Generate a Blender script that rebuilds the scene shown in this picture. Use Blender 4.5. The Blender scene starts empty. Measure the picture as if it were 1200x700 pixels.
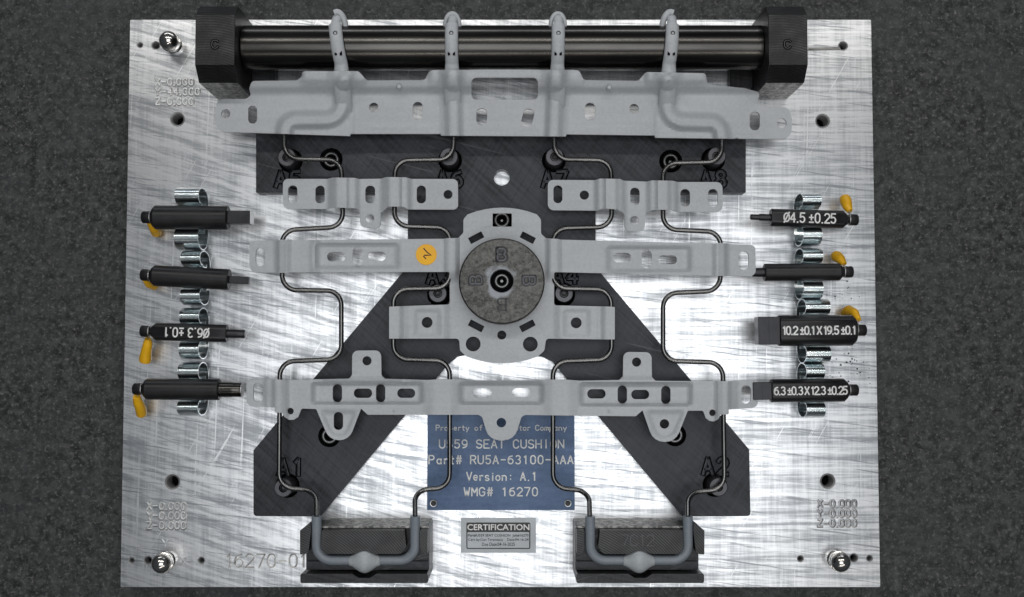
import bpy, math, random
import numpy as np
from mathutils import Vector, Matrix
from mathutils.geometry import delaunay_2d_cdt

random.seed(7)
# ------------------------------------------------------------------ camera, world, lamps
K = 0.0007                      # metres per layout unit (one unit = one photograph pixel on the plate)
F = 1350.0
TILT = math.radians(2.9)
H = F*math.cos(TILT)
PI = math.pi
S = bpy.context.scene
C = S.collection
cam_d = bpy.data.cameras.new('camera')
cam_d.sensor_width = 36.0
cam_d.lens = 36.0*F/1200.0
cam_d.clip_start = 0.02
cam_d.clip_end = 50
cam = bpy.data.objects.new('camera', cam_d)
C.objects.link(cam)
cam.location = (0, 0, H*K)
cam.rotation_euler = (TILT, 0, 0)
S.camera = cam
S.view_settings.view_transform = 'Standard'
S.view_settings.look = 'None'
S.view_settings.exposure = 0.0
S.view_settings.gamma = 1.0
wd = bpy.data.worlds.new('World')
S.world = wd
wd.use_nodes = True
bg = wd.node_tree.nodes['Background']
bg.inputs['Color'].default_value = (0.80, 0.90, 1.0, 1)
bg.inputs['Strength'].default_value = 0.07

def area(name, loc, target, sx, sy, power, col=(1, 1, 1)):
    d = bpy.data.lights.new(name, 'AREA')
    d.shape = 'RECTANGLE'; d.size = sx; d.size_y = sy
    d.energy = power; d.color = col
    o = bpy.data.objects.new(name, d)
    o.location = loc
    o.rotation_euler = (Vector(loc)-Vector(target)).to_track_quat('Z', 'Y').to_euler()
    C.objects.link(o)
    return o
area('ceiling_panel', (0.06, -0.09, 1.75), (0.06, -0.09, 0), 1.15, 0.85, 9.4, (0.965, 0.985, 1.0))
area('tube_lamp', (0.0, 1.0, 1.55), (0, 0.2, 0), 2.2, 0.08, 10, (1.0, 0.98, 0.94))
area('tube_lamp', (0.3, -1.05, 1.5), (0, -0.1, 0), 2.0, 0.06, 5, (1.0, 0.96, 0.90))
area('window_light', (-0.1, 2.1, 0.25), (0, 0.25, 0.05), 2.8, 0.16, 9, (0.93, 0.96, 1.0))

# ------------------------------------------------------------------ layout helpers
_c, _s = math.cos(TILT), math.sin(TILT)
def W(px, py, z=0.0):
    """layout point of the photograph's plan position at height z"""
    dx = (px-600)/F; dy = (350-py)/F
    y = dy*_c+_s; zz = dy*_s-_c
    k = (H-z)/-zz
    return Vector((dx*k, y*k, z))
ORG = {}
def link(name, me, parent=None, org=None, mat=None, smooth=30, bevel=None, segs=2, kind=None):
    o = bpy.data.objects.new(name, me)
    C.objects.link(o)
    if parent is not None:
        o.parent = parent
        ORG[o.name] = ORG[parent.name]
    else:
        ORG[o.name] = Vector(org)
        o.location = Vector(org)*K
    if mat: me.materials.append(mat)
    if smooth is not None and len(me.polygons):
        me.polygons.foreach_set('use_smooth', [True]*len(me.polygons))
        me.set_sharp_from_angle(angle=math.radians(smooth))
    if bevel:
        m = o.modifiers.new('bevel', 'BEVEL')
        m.width = bevel*K; m.segments = segs; m.limit_method = 'ANGLE'; m.angle_limit = math.radians(50)
        m.harden_normals = True
    if kind: o['kind'] = kind
    return o
def mesh(name, vf, parent=None, mat=None, org=None, **kw):
    v, f = vf
    if parent is not None: o = ORG[parent.name]
    else:
        if org is None:
            a = np.array([tuple(p) for p in v]); org = ((a[:, 0].min()+a[:, 0].max())/2, (a[:, 1].min()+a[:, 1].max())/2, a[:, 2].min())
        o = Vector(org)
    me = bpy.data.meshes.new(name)
    me.from_pydata([tuple((Vector(p)-o)*K) for p in v], [], f)
    me.update()
    return link(name, me, parent, o, mat, **kw)
def thing(name, label, cat, loc, group=None):
    o = bpy.data.objects.new(name, None)
    C.objects.link(o)
    o.location = Vector(loc)*K
    o.empty_display_size = 0.01
    ORG[o.name] = Vector(loc)
    o['label'] = label; o['category'] = cat
    if group: o['group'] = group
    return o
def tag(o, label, cat, group=None):
    o['label'] = label; o['category'] = cat
    if group: o['group'] = group
    return o
def merge(*vfs):
    V, Fc = [], []
    for v, f in vfs:
        n = len(V); V += list(v); Fc += [tuple(i+n for i in q) for q in f]
    return V, Fc

# ---- 2D outlines (plan coordinates)
def roundpoly(pts, r=5, seg=5):
    """pts: (x,y[,r])"""
    out = []; n = len(pts)
    for i in range(n):
        p = pts[i]; rr = p[2] if len(p) > 2 else r
        a = Vector(pts[i-1][:2]); b = Vector(p[:2]); c = Vector(pts[(i+1) % n][:2])
        if rr <= 0: out.append((b.x, b.y)); continue
        u = a-b; w = c-b; lu, lw = u.length, w.length
        u /= lu; w /= lw
        ang = math.acos(max(-1, min(1, u.dot(w))))
        if ang > 3.0: out.append((b.x, b.y)); continue
        t = min(rr/math.tan(ang/2), lu*.48, lw*.48); rr = t*math.tan(ang/2)
        cen = b+(u+w).normalized()*(rr/math.sin(ang/2))
        s0 = (b+u*t)-cen; s1 = (b+w*t)-cen
        a0 = math.atan2(s0.y, s0.x); a1 = math.atan2(s1.y, s1.x)
        d = (a1-a0+PI) % (2*PI)-PI
        for k in range(seg+1):
            q = a0+d*k/seg; out.append((cen.x+rr*math.cos(q), cen.y+rr*math.sin(q)))
    return out
def circ(x, y, r, n=28, a0=0.0):
    return [(x+r*math.cos(a0+2*PI*k/n), y+r*math.sin(a0+2*PI*k/n)) for k in range(n)]
def rrect(x, y, w, h, r=2, ang=0.0, seg=5):
    p = roundpoly([(-w/2, -h/2), (w/2, -h/2), (w/2, h/2), (-w/2, h/2)], r, seg)
    c, s = math.cos(ang), math.sin(ang)
    return [(x+a*c-b*s, y+a*s+b*c) for a, b in p]
def slot(x, y, w, h, ang=0.0): return rrect(x, y, w, h, min(w, h)/2-.02, ang, 7)
def inside(poly, P):
    P = np.asarray(P); x, y = P[:, 0], P[:, 1]
    r = np.zeros(len(P), bool); n = len(poly)
    for i in range(n):
        x0, y0 = poly[i-1]; x1, y1 = poly[i]
        if y0 == y1: continue
        c = (y0 > y) != (y1 > y)
        r ^= c & (x < (x1-x0)*(y-y0)/(y1-y0)+x0)
    return r
def dense(poly, step):
    out = []
    for i in range(len(poly)):
        a = poly[i]; b = poly[(i+1) % len(poly)]
        d = math.hypot(b[0]-a[0], b[1]-a[1]); n = max(1, int(d/step))
        for k in range(n): out.append((a[0]+(b[0]-a[0])*k/n, a[1]+(b[1]-a[1])*k/n))
    return out
def fill(outline, holes=(), step=None):
    loops = [outline]+list(holes)
    if step: loops = [dense(l, step) for l in loops]
    V, E = [], []
    for l in loops:
        n = len(V); V += [Vector(p) for p in l]
        E += [(n+i, n+(i+1) % len(l)) for i in range(len(l))]
    if step:
        a = np.array(outline)
        gx = np.arange(a[:, 0].min()+step/2, a[:, 0].max(), step); gy = np.arange(a[:, 1].min()+step/2, a[:, 1].max(), step)
        G = np.array([(x, y) for x in gx for y in gy])
        ok = inside(loops[0], G)
        for h in loops[1:]: ok &= ~inside(h, G)
        B = np.array([tuple(v) for v in V])
        G = G[ok]
        keep = [g for g in G if ((B-g)**2).sum(1).min() > (step*.45)**2]
        V += [Vector(g) for g in keep]
    r = delaunay_2d_cdt(V, E, [], 0, 1e-4, False)
    vo = [tuple(v) for v in r[0]]; tr = r[2]
    cen = np.array([np.mean([vo[i] for i in t], axis=0) for t in tr])
    ok = inside(loops[0], cen)
    for h in loops[1:]: ok &= ~inside(h, cen)
    T = [tuple(t) for t, k in zip(tr, ok) if k]
    return vo, T
def solid(outline, holes, top, bot, step=None, warp=None):
    """plate between two heights; top/bot numbers or functions of plan position. warp maps plan+z to layout (default W at the top height)"""
    vo, T = fill(outline, holes, step)
    ft = top if callable(top) else (lambda x, y: top)
    vt = [(warp or W)(x, y, ft(x, y)) for x, y in vo]
    if callable(bot): vb = [Vector((p.x, p.y, bot(x, y))) for p, (x, y) in zip(vt, vo)]
    else: vb = [Vector((p.x, p.y, bot if bot >= -900 else p.z+bot+1000)) for p in vt]
    n = len(vo)
    # orientation: make top faces point up
    Fc = []; edges = {}
    for t in T:
        a, b, c = [vt[i] for i in t]
        if (b.x-a.x)*(c.y-a.y)-(b.y-a.y)*(c.x-a.x) < 0: t = (t[0], t[2], t[1])
        Fc.append(t); Fc.append((t[0]+n, t[2]+n, t[1]+n))
        for i in range(3):
            e = (t[i], t[(i+1) % 3]); edges[e] = 1
    for (a, b) in list(edges):
        if (b, a) not in edges: Fc.append((a, a+n, b+n, b))
    return vt+vb, Fc
THIN = -1000  # bot = THIN - t  => constant thickness t below top
def ident(x, y, z): return Vector((x, y, z))

# ---- solids
def prism(cx, cy, z0, z1, r0, r1=None, n=32): return lathe([(0, z0), (r0, z0), (r1 or r0, z1), (0, z1)], (cx, cy, 0), n=n)
def lathe(prof, cen, ax='z', n=32, sect=None, rot=0.0, a0=0.0):
    """prof: (radius, along). ax 'z' or 'x' (rotated by rot in plan)"""
    V, Fc = [], []
    cx, cy, cz = cen
    for r, h in prof:
        for k in range(n):
            a = a0+2*PI*k/n
            u, w = math.cos(a)*r, math.sin(a)*r
            if sect: u, w = sect(u, w, r)
            if ax == 'z': p = (cx+u, cy+w, cz+h)
            else:
                x, y = h, u
                p = (cx+x*math.cos(rot)-y*math.sin(rot), cy+x*math.sin(rot)+y*math.cos(rot), cz+w)
            V.append(p)
    m = len(prof)
    for i in range(m-1):
        for k in range(n):
            a = i*n+k; b = i*n+(k+1) % n
            q = (a, b, b+n, a+n)
            if prof[i][0] == 0: q = (a, b+n, a+n)
            elif prof[i+1][0] == 0: q = (a, b, a+n)
            Fc.append(q if ax == 'z' else q)
    return V, Fc
def box(x0, x1, y0, y1, z0, z1):
    v = [(x, y, z) for z in (z0, z1) for x, y in ((x0, y0), (x1, y0), (x1, y1), (x0, y1))]
    return v, [(3, 2, 1, 0), (4, 5, 6, 7), (0, 1, 5, 4), (1, 2, 6, 5), (2, 3, 7, 6), (3, 0, 4, 7)]
def fillet(P, r, seg=8):
    P = [Vector(p) for p in P]; out = [P[0]]
    for i in range(1, len(P)-1):
        a, b, c = P[i-1], P[i], P[i+1]
        u = (a-b); w = (c-b); t = min(r, u.length*.49, w.length*.49)
        u.normalize(); w.normalize()
        ang = math.acos(max(-1, min(1, u.dot(w))))
        if ang > 3.05: out.append(b); continue
        p0 = b+u*t; p1 = b+w*t
        rr = t*math.tan(ang/2); cen = b+(u+w).normalized()*(rr/math.sin(ang/2))
        d0 = p0-cen; d1 = p1-cen; om = d0.angle(d1)
        for k in range(seg+1):
            s = k/seg
            out.append(cen+(d0*math.sin((1-s)*om)+d1*math.sin(s*om))/math.sin(om))
    out.append(P[-1]); return out
def tube(P, r, n=10, caps=True, flat=1.0):
    """r number or function of (index, point)"""
    P = [Vector(p) for p in P]
    V, Fc = [], []; m = len(P)
    up = Vector((0, 0, 1))
    for i, p in enumerate(P):
        t = (P[min(i+1, m-1)]-P[max(i-1, 0)]).normalized()
        s = t.cross(up)
        if s.length < .05: s = Vector((1, 0, 0))
        s.normalize(); u = s.cross(t).normalized()
        rr = r(i, p) if callable(r) else r
        for k in range(n):
            a = 2*PI*k/n
            V.append(p+s*(math.cos(a)*rr)+u*(math.sin(a)*rr*flat))
    for i in range(m-1):
        for k in range(n):
            a = i*n+k; b = i*n+(k+1) % n
            Fc.append((a, a+n, b+n, b))
    if caps:
        Fc.append(tuple(range(n))); Fc.append(tuple((m-1)*n+k for k in range(n))[::-1])
    return V, Fc

# ---- stroke lettering
def arc(cx, cy, rx, ry, a0, a1, n=9):
    return [(cx+rx*math.cos(math.radians(a0+(a1-a0)*k/n)), cy+ry*math.sin(math.radians(a0+(a1-a0)*k/n))) for k in range(n+1)]
G = {
 'A': [[(0, 0), (2, 6), (4, 0)], [(.7, 2), (3.3, 2)]],
 'B': [[(0, 0), (0, 6)]+[(2.4, 6)]+arc(2.4, 4.6, 1.4, 1.4, 90, -90)+[(0, 3.2)], [(2.4, 3.2)]+arc(2.4, 1.6, 1.6, 1.6, 90, -90)+[(0, 0)]],
 'C': [arc(2, 4, 2, 2, 20, 180)+arc(2, 2, 2, 2, 180, 340)],
 'D': [[(0, 0), (0, 6), (1.8, 6)]+arc(1.8, 3, 2.2, 3, 90, -90)+[(0, 0)]],
 'E': [[(4, 6), (0, 6), (0, 0), (4, 0)], [(0, 3), (3, 3)]],
 'F': [[(4, 6), (0, 6), (0, 0)], [(0, 3), (3, 3)]],
 'G': [arc(2, 4, 2, 2, 20, 180)+arc(2, 2, 2, 2, 180, 360)+[(4, 2.8), (2.4, 2.8)]],
 'H': [[(0, 0), (0, 6)], [(4, 0), (4, 6)], [(0, 3), (4, 3)]],
 'I': [[(2, 0), (2, 6)]],
 'M': [[(0, 0), (0, 6), (2, 2.2), (4, 6), (4, 0)]],
 'N': [[(0, 0), (0, 6), (4, 0), (4, 6)]],
 'O': [arc(2, 4, 2, 2, 0, 180)+arc(2, 2, 2, 2, 180, 360)+[(4, 4)]],
 'P': [[(0, 0), (0, 6), (2.4, 6)]+arc(2.4, 4.5, 1.5, 1.5, 90, -90)+[(0, 3)]],
 'R': [[(0, 0), (0, 6), (2.4, 6)]+arc(2.4, 4.5, 1.5, 1.5, 90, -90)+[(0, 3)], [(2, 3), (4, 0)]],
 'S': [arc(2, 4.5, 1.9, 1.5, 20, 270)+arc(2, 1.5, 2, 1.5, 90, -160)],
 'T': [[(0, 6), (4, 6)], [(2, 6), (2, 0)]],
 'U': [[(0, 6), (0, 2)]+arc(2, 2, 2, 2, 180, 360)+[(4, 6)]],
 'V': [[(0, 6), (2, 0), (4, 6)]],
 'W': [[(0, 6), (1, 0), (2, 4), (3, 0), (4, 6)]],
 'X': [[(0, 0), (4, 6)], [(0, 6), (4, 0)]],
 'Y': [[(0, 6), (2, 3), (4, 6)], [(2, 3), (2, 0)]],
 'Z': [[(0, 6), (4, 6), (0, 0), (4, 0)]],
 '0': [arc(2, 4, 1.8, 2, 0, 180)+arc(2, 2, 1.8, 2, 180, 360)+[(3.8, 4)]],
 '1': [[(1, 4.8), (2.2, 6), (2.2, 0)]],
 '2': [arc(2, 4.3, 1.9, 1.7, 165, -25)+[(0, 0), (4, 0)]],
 '3': [arc(1.9, 4.6, 1.7, 1.4, 150, -90)+arc(1.9, 1.6, 1.9, 1.6, 90, -150)],
 '4': [[(3, 0), (3, 6), (0, 1.8), (4, 1.8)]],
 '5': [[(3.7, 6), (.6, 6), (.3, 3.2)]+arc(1.9, 1.9, 1.9, 1.9, 130, -150)],
 '6': [[(3.3, 5.8)]+arc(2.3, 2.6, 2.2, 3, 120, 180)+arc(2, 1.9, 1.9, 1.9, 180, 540)],
 '7': [[(0, 6), (4, 6), (1.4, 0)]],
 '8': [arc(2, 4.6, 1.6, 1.4, -90, 270), arc(2, 1.6, 1.9, 1.6, 90, 450)],
 '9': [[(.7, .2)]+arc(1.7, 3.4, 2.2, 3, -60, 0)+arc(2, 4.1, 1.9, 1.9, 0, 360)],
 '#': [[(1, 0), (1.6, 6)], [(2.8, 0), (3.4, 6)], [(.3, 2), (4, 2)], [(.5, 4), (4.2, 4)]],
 '-': [[(.3, 3), (3.7, 3)]],
 '.': [[(1.5, 0), (2, 0)]],
 ':': [[(2, .8), (2, 1.2)], [(2, 3.4), (2, 3.8)]],
 '\u00b1': [[(2, 5), (2, 1.6)], [(.4, 3.3), (3.6, 3.3)], [(.4, .2), (3.6, .2)]],
 '\u00d8': [arc(2, 3, 2.1, 2.7, 0, 360, 16), [(0, -.3), (4, 6.3)]],
 'a': [arc(2, 1.8, 1.6, 1.8, 0, 360), [(3.6, 3.6), (3.6, 0)]],
 'e': [[(.4, 2), (3.6, 2)]+arc(2, 2, 1.6, 1.8, 0, 310)],
 'f': [arc(2.8, 4.8, 1.1, 1.1, 60, 180)+[(1.7, 0)], [(.6, 3.7), (3, 3.7)]],
 'i': [[(2, 0), (2, 3.6)], [(2, 4.9), (2, 5.2)]],
 'm': [[(0, 0), (0, 3.6)], arc(1, 2.7, 1, .9, 180, 0)+[(2, 0)], arc(3, 2.7, 1, .9, 180, 0)+[(4, 0)]],
 'n': [[(.4, 0), (.4, 3.6)], arc(2, 2.3, 1.6, 1.3, 180, 0)+[(3.6, 0)]],
 'o': [arc(2, 1.8, 1.7, 1.8, 0, 360, 14)],
 'p': [[(.4, -1.8), (.4, 3.6)], arc(2, 1.8, 1.6, 1.8, 180, 540)],
 'r': [[(.8, 0), (.8, 3.6)], arc(2.4, 2, 1.6, 1.6, 180, 60)],
 's': [arc(2, 2.7, 1.4, .95, 30, 270)+arc(2, .9, 1.5, .9, 90, -150)],
 't': [[(1.8, 5.4), (1.8, .8)]+arc(2.6, .8, .8, .8, 180, 300), [(.6, 3.7), (3.2, 3.7)]],
 'y': [[(.3, 3.6), (2, 0)], [(3.7, 3.6), (1.3, -1.8)]],
}
NARROW = {'.': .5, ':': .6, ' ': .8, '1': .8}
TIGHT = {'.': .55, ':': .6, ' ': .45, '1': .75}
PLAQ = {'t': .8, 'r': .82, 'i': .7, ' ': .95, '.': .8}
def strokes(text, h, cw, pitch, narrow=True, slant=0.0):
    """polylines of a line of lettering, starting at x 0, cap height h"""
    x = 0; out = []
    for ch in text:
        k = (narrow if isinstance(narrow, dict) else NARROW).get(ch, 1) if narrow else 1
        off = -(1-k)*cw/2 if k < 1 else 0
        for pl in G.get(ch, []):
            out.append([(x+off+a/4*cw+slant*b, b/6*h) for a, b in pl])
        x += pitch*k
    return out, x-(pitch-cw)
def letter_mesh(lines, r, n=6, flat=.35):
    out = []
    for pl in lines:
        pl = [Vector(p) for p in pl]; cur = [pl[0]]
        for i in range(1, len(pl)):
            if (pl[i]-pl[i-1]).length < 1e-4: continue
            cur.append(pl[i])
            if i < len(pl)-1 and (pl[i+1]-pl[i]).length > 1e-4 and (pl[i]-pl[i-1]).angle(pl[i+1]-pl[i]) > .75:
                out.append(cur); cur = [pl[i]]
        if len(cur) > 1: out.append(cur)
    full = []
    for c in out:
        a = (c[0]-c[1]).normalized()*r*.55; b = (c[-1]-c[-2]).normalized()*r*.55
        full.append(tube([c[0]+a]+c[1:-1]+[c[-1]+b] if len(c) > 2 else [c[0]+a, c[1]+b], r, n, True, flat))
    return merge(*full)
def letters(text, x, y, z, h, cw, pitch, r, rot=0.0, align='l', narrow=True, flat=.35, world=None):
    """lettering whose lower left (or centre) corner stands at plan x,y on height z"""
    st, w = strokes(text, h, cw, pitch, narrow)
    o = world if world is not None else W(x, y, z)
    c, s = math.cos(rot), math.sin(rot)
    ox = -w/2 if align == 'c' else 0; oy = -h/2 if align == 'c' else 0
    L = [[Vector((o.x+(a+ox)*c-(b+oy)*s, o.y+(a+ox)*s+(b+oy)*c, z)) for a, b in pl] for pl in st]
    return letter_mesh(L, r, 6, flat)
def font_text(name, body, x, y, z, size, width, mat, parent, bold=0.0, warp_h=1.0):
    """filled type lying flat; x,y = plan centre; scaled to a given width"""
    cu = bpy.data.curves.new(name, 'FONT'); cu.body = body; cu.size = 1
    cu.align_x = 'CENTER'; cu.align_y = 'CENTER'; cu.offset = bold; cu.resolution_u = 3
    o = bpy.data.objects.new('tmp', cu); C.objects.link(o)
    bpy.context.view_layer.update()
    me0 = o.evaluated_get(bpy.context.evaluated_depsgraph_get()).to_mesh()
    v = np.array([tuple(p.co) for p in me0.vertices]); f = [tuple(p.vertices) for p in me0.polygons]
    o.evaluated_get(bpy.context.evaluated_depsgraph_get()).to_mesh_clear()
    bpy.data.objects.remove(o)
    cx = (v[:, 0].max()+v[:, 0].min())/2; cy = (v[:, 1].max()+v[:, 1].min())/2
    sx = width/(v[:, 0].max()-v[:, 0].min()); sy = size/(v[:, 1].max()-v[:, 1].min())
    c = W(x, y, z)
    vv = [Vector((c.x+(p[0]-cx)*sx, c.y+(p[1]-cy)*sy, z)) for p in v]
    return mesh(name, (vv, f), parent, mat, smooth=None)

# ------------------------------------------------------------------ materials
class NT:
    def __init__(s, name):
        s.m = bpy.data.materials.new(name); s.m.use_nodes = True
        s.t = s.m.node_tree; s.b = s.t.nodes['Principled BSDF']
        tc = s.t.nodes.new('ShaderNodeTexCoord')
        v = s.t.nodes.new('ShaderNodeVectorMath'); v.operation = 'SCALE'
        v.inputs['Scale'].default_value = 1/K/100
        s.t.links.new(tc.outputs['Object'], v.inputs[0]); s.co = v.outputs[0]
    def L(s, a, b): s.t.links.new(a, b)
    def noise(s, sc=(1, 1, 1), rot=0.0, detail=4, rough=.55, scale=1.0, dist=0.0):
        mp = s.t.nodes.new('ShaderNodeMapping'); mp.vector_type = 'POINT'
        mp.inputs['Rotation'].default_value = (0, 0, 0)
        r = s.t.nodes.new('ShaderNodeVectorRotate'); r.rotation_type = 'Z_AXIS'; r.inputs['Angle'].default_value = rot
        s.L(s.co, r.inputs['Vector']); s.L(r.outputs[0], mp.inputs['Vector'])
        mp.inputs['Scale'].default_value = sc
        n = s.t.nodes.new('ShaderNodeTexNoise'); n.inputs['Scale'].default_value = scale
        n.inputs['Detail'].default_value = detail; n.inputs['Roughness'].default_value = rough; n.inputs['Distortion'].default_value = dist
        s.L(mp.outputs[0], n.inputs['Vector']); return n.outputs['Fac']
    def ramp(s, x, a, b, lo=0.0, hi=1.0):
        r = s.t.nodes.new('ShaderNodeMapRange'); r.interpolation_type = 'SMOOTHSTEP'
        s.L(x, r.inputs['Value'])
        for k, v in zip(('From Min', 'From Max', 'To Min', 'To Max'), (a, b, lo, hi)): r.inputs[k].default_value = v
        return r.outputs['Result']
    def math(s, op, a, b=None):
        m = s.t.nodes.new('ShaderNodeMath'); m.operation = op
        for i, x in enumerate((a, b)):
            if x is None: continue
            if isinstance(x, (int, float)): m.inputs[i].default_value = x
            else: s.L(x, m.inputs[i])
        return m.outputs[0]
    def mixf(s, f, a, b):
        m = s.t.nodes.new('ShaderNodeMix'); m.data_type = 'FLOAT'
        for i, x in ((0, f), (2, a), (3, b)):
            if isinstance(x, (int, float)): m.inputs[i].default_value = x
            else: s.L(x, m.inputs[i])
        return m.outputs[0]
    def mixc(s, f, a, b):
        m = s.t.nodes.new('ShaderNodeMix'); m.data_type = 'RGBA'
        for i, x in ((0, f), (6, a), (7, b)):
            if isinstance(x, (int, float)): m.inputs[i].default_value = x
            elif isinstance(x, tuple): m.inputs[i].default_value = (*x, 1)
            else: s.L(x, m.inputs[i])
        return m.outputs[2]
    def bump(s, h, strength=.3, dist=1.0):
        b = s.t.nodes.new('ShaderNodeBump'); b.inputs['Strength'].default_value = strength; b.inputs['Distance'].default_value = dist*K
        s.L(h, b.inputs['Height']); s.L(b.outputs[0], s.b.inputs['Normal'])
    def set(s, **k):
        for n, v in k.items():
            i = s.b.inputs[n.replace('_', ' ')]
            if isinstance(v, (int, float)): i.default_value = v
            elif isinstance(v, tuple): i.default_value = (*v, 1)
            else: s.L(v, i)
def simple(name, col, rough=.5, metal=0.0, var=.12, bump=0.0, bs=12, spec=.5):
    m = NT(name); n = m.noise(scale=4, detail=5)
    f = m.ramp(n, .3, .7)
    m.set(Base_Color=m.mixc(f, tuple(c*(1-var) for c in col), tuple(min(1, c*(1+var)) for c in col)),
          Roughness=m.ramp(n, .3, .7, rough*.85, rough*1.15), Metallic=metal)
    m.b.inputs['Specular IOR Level'].default_value = spec
    if bump: m.bump(m.noise(scale=bs, detail=3), bump)
    return m.m

# brushed and scuffed aluminium of the base plate
m = NT('scuffed_aluminium')
sx = m.t.nodes.new('ShaderNodeSeparateXYZ'); m.L(m.co, sx.inputs[0])
wob = m.noise(scale=.6, detail=2)
side = m.ramp(m.math('ADD', sx.outputs[0], m.math('MULTIPLY', m.math('SUBTRACT', wob, .5), 2.5)), .2, 1.3)
dg = math.radians(17)
A1 = m.noise((1.0, 14, 1), dg, 8, .68, dist=.2)
A2 = m.noise((1.6, 22, 1), dg*1.15, 4, .6)
B1 = m.noise((.8, 19, 1), 0, 7, .68)
B2 = m.noise((9, .7, 1), 0, 5, .6)
B3 = m.noise((1.2, 30, 1), 0, 3, .6)
left = m.math('ADD', m.math('MULTIPLY', A1, .62), m.math('ADD', m.math('MULTIPLY', A2, .18), m.math('MULTIPLY', m.noise((11, .9, 1), 0, 5, .6), .20)))
right = m.math('ADD', m.math('ADD', m.math('MULTIPLY', B1, .55), m.math('MULTIPLY', B2, .2)), m.math('MULTIPLY', B3, .25))
st = m.mixf(side, left, right)
weave = m.math('ADD', m.noise((3, 42, 1), 0, 2, .5), m.noise((46, 2.5, 1), 0, 2, .5))
st = m.math('ADD', st, m.math('MULTIPLY', m.math('SUBTRACT', weave, 1.0), .09))
cont = m.ramp(st, .37, .62)
dline = m.ramp(m.noise((1.1, 34, 1), .13, 4, .65), .34, .43, 1, 0)
vert = m.ramp(m.noise((26, .35, 1), .03, 3, .6), .62, .70)        # fine upright scratches
diag = m.ramp(m.noise((.8, 40, 1), -1.05, 3, .6), .66, .71)
fine = m.noise(scale=16, detail=6, rough=.7)
blot = m.ramp(m.noise(scale=1.1, detail=5, rough=.6), .35, .65)
c0 = m.math('ADD', m.math('MULTIPLY', cont, .62), m.math('MULTIPLY', fine, .20))
c0 = m.math('ADD', c0, m.math('MULTIPLY', blot, .08))
sc = m.math('MAXIMUM', c0, m.math('MULTIPLY', m.math('MAXIMUM', vert, diag), .75))
sc = m.math('SUBTRACT', sc, m.math('MULTIPLY', dline, .5))
grit = m.ramp(m.noise(scale=26, detail=2), .70, .76)
sc = m.math('SUBTRACT', sc, m.math('MULTIPLY', grit, m.ramp(m.noise(scale=1.7, detail=3), .55, .7, 0, .6)))
col = m.mixc(m.ramp(sc, 0, .85), (.30, .315, .335), (.86, .865, .88))
rg = m.mixf(sc, .36, .27)
m.set(Base_Color=col, Roughness=rg, Metallic=1.0)
m.bump(m.math('ADD', m.math('MULTIPLY', st, 1.0), m.math('MULTIPLY', fine, .25)), .20, .9)
ALU = m.m

# dark granite table
m = NT('dark_granite')
n1 = m.noise(scale=8, detail=6, rough=.75); n2 = m.noise(scale=22, detail=4, rough=.7); n3 = m.noise(scale=.8, detail=3)
v = m.t.nodes.new('ShaderNodeTexVoronoi'); v.inputs['Scale'].default_value = 11; m.L(m.co, v.inputs['Vector'])
fl = m.ramp(v.outputs['Distance'], .02, .22, 1, 0)
fl = m.math('MULTIPLY', fl, m.ramp(n1, .48, .7))
base = m.mixc(m.ramp(n1, .35, .68), (.007, .0075, .008), (.070, .073, .073))
base = m.mixc(m.ramp(n2, .5, .72), base, (.16, .162, .155))
base = m.mixc(m.math('MULTIPLY', fl, .7), base, (.30, .30, .28))
base = m.mixc(m.ramp(n3, .4, .7, 0, .4), base, (.055, .058, .062))
m.set(Base_Color=base, Roughness=m.ramp(n2, .3, .7, .5, .75)); m.b.inputs['Specular IOR Level'].default_value = .35
m.bump(n2, .15)
GRANITE = m.m

def black_metal(name, dark, light, ang, rough=.42, swirl=False):
    m = NT(name)
    a = m.noise((.7, 26, 1), ang, 4, .6); b = m.noise((.6, 34, 1), ang+1.35, 3, .6)
    c = m.noise(scale=1.3, detail=5, rough=.6); d = m.noise(scale=22, detail=4, rough=.7)
    sc1 = m.ramp(m.noise((.5, 22, 1), ang-.5, 2, .5), .68, .73)
    t = m.math('ADD', m.math('MULTIPLY', a, .35), m.math('ADD', m.math('MULTIPLY', b, .2), m.math('MULTIPLY', c, .3)))
    t = m.math('ADD', t, m.math('MULTIPLY', d, .15))
    col = m.mixc(m.ramp(t, .36, .64), dark, light)
    col = m.mixc(m.math('MULTIPLY', sc1, .22), col, (.20, .20, .21))
    m.set(Base_Color=col, Roughness=m.ramp(t, .36, .64, rough*.85, rough*1.25), Metallic=.55)
    m.bump(m.math('ADD', a, d), .22, .8)
    return m.m
BLACKOX = black_metal('black_oxide_steel', (.009, .0095, .011), (.052, .055, .064), .75)
BLOCKM = black_metal('black_milled_block', (.007, .007, .008), (.040, .041, .044), .2, .38)
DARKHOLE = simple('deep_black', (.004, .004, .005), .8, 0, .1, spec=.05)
SCREW = simple('black_screw', (.028, .028, .030), .38, .6, .2, .1, 40)
THREAD = simple('tapped_hole_wall', (.32, .32, .32), .45, .5, .2)
RIM_GLINT = simple('rubbed_rim_and_glint', (.20, .20, .20), .4, 1.0, .3)  # rubbed screw rims, and the painted highlight discs inside the sockets
BRIGHTEDGE = simple('worn_bright_steel', (.50, .50, .50), .35, 1.0, .2)
POSTTOP = simple('post_grey_steel', (.10, .10, .108), .45, .9, .15, .1, 30)
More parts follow.
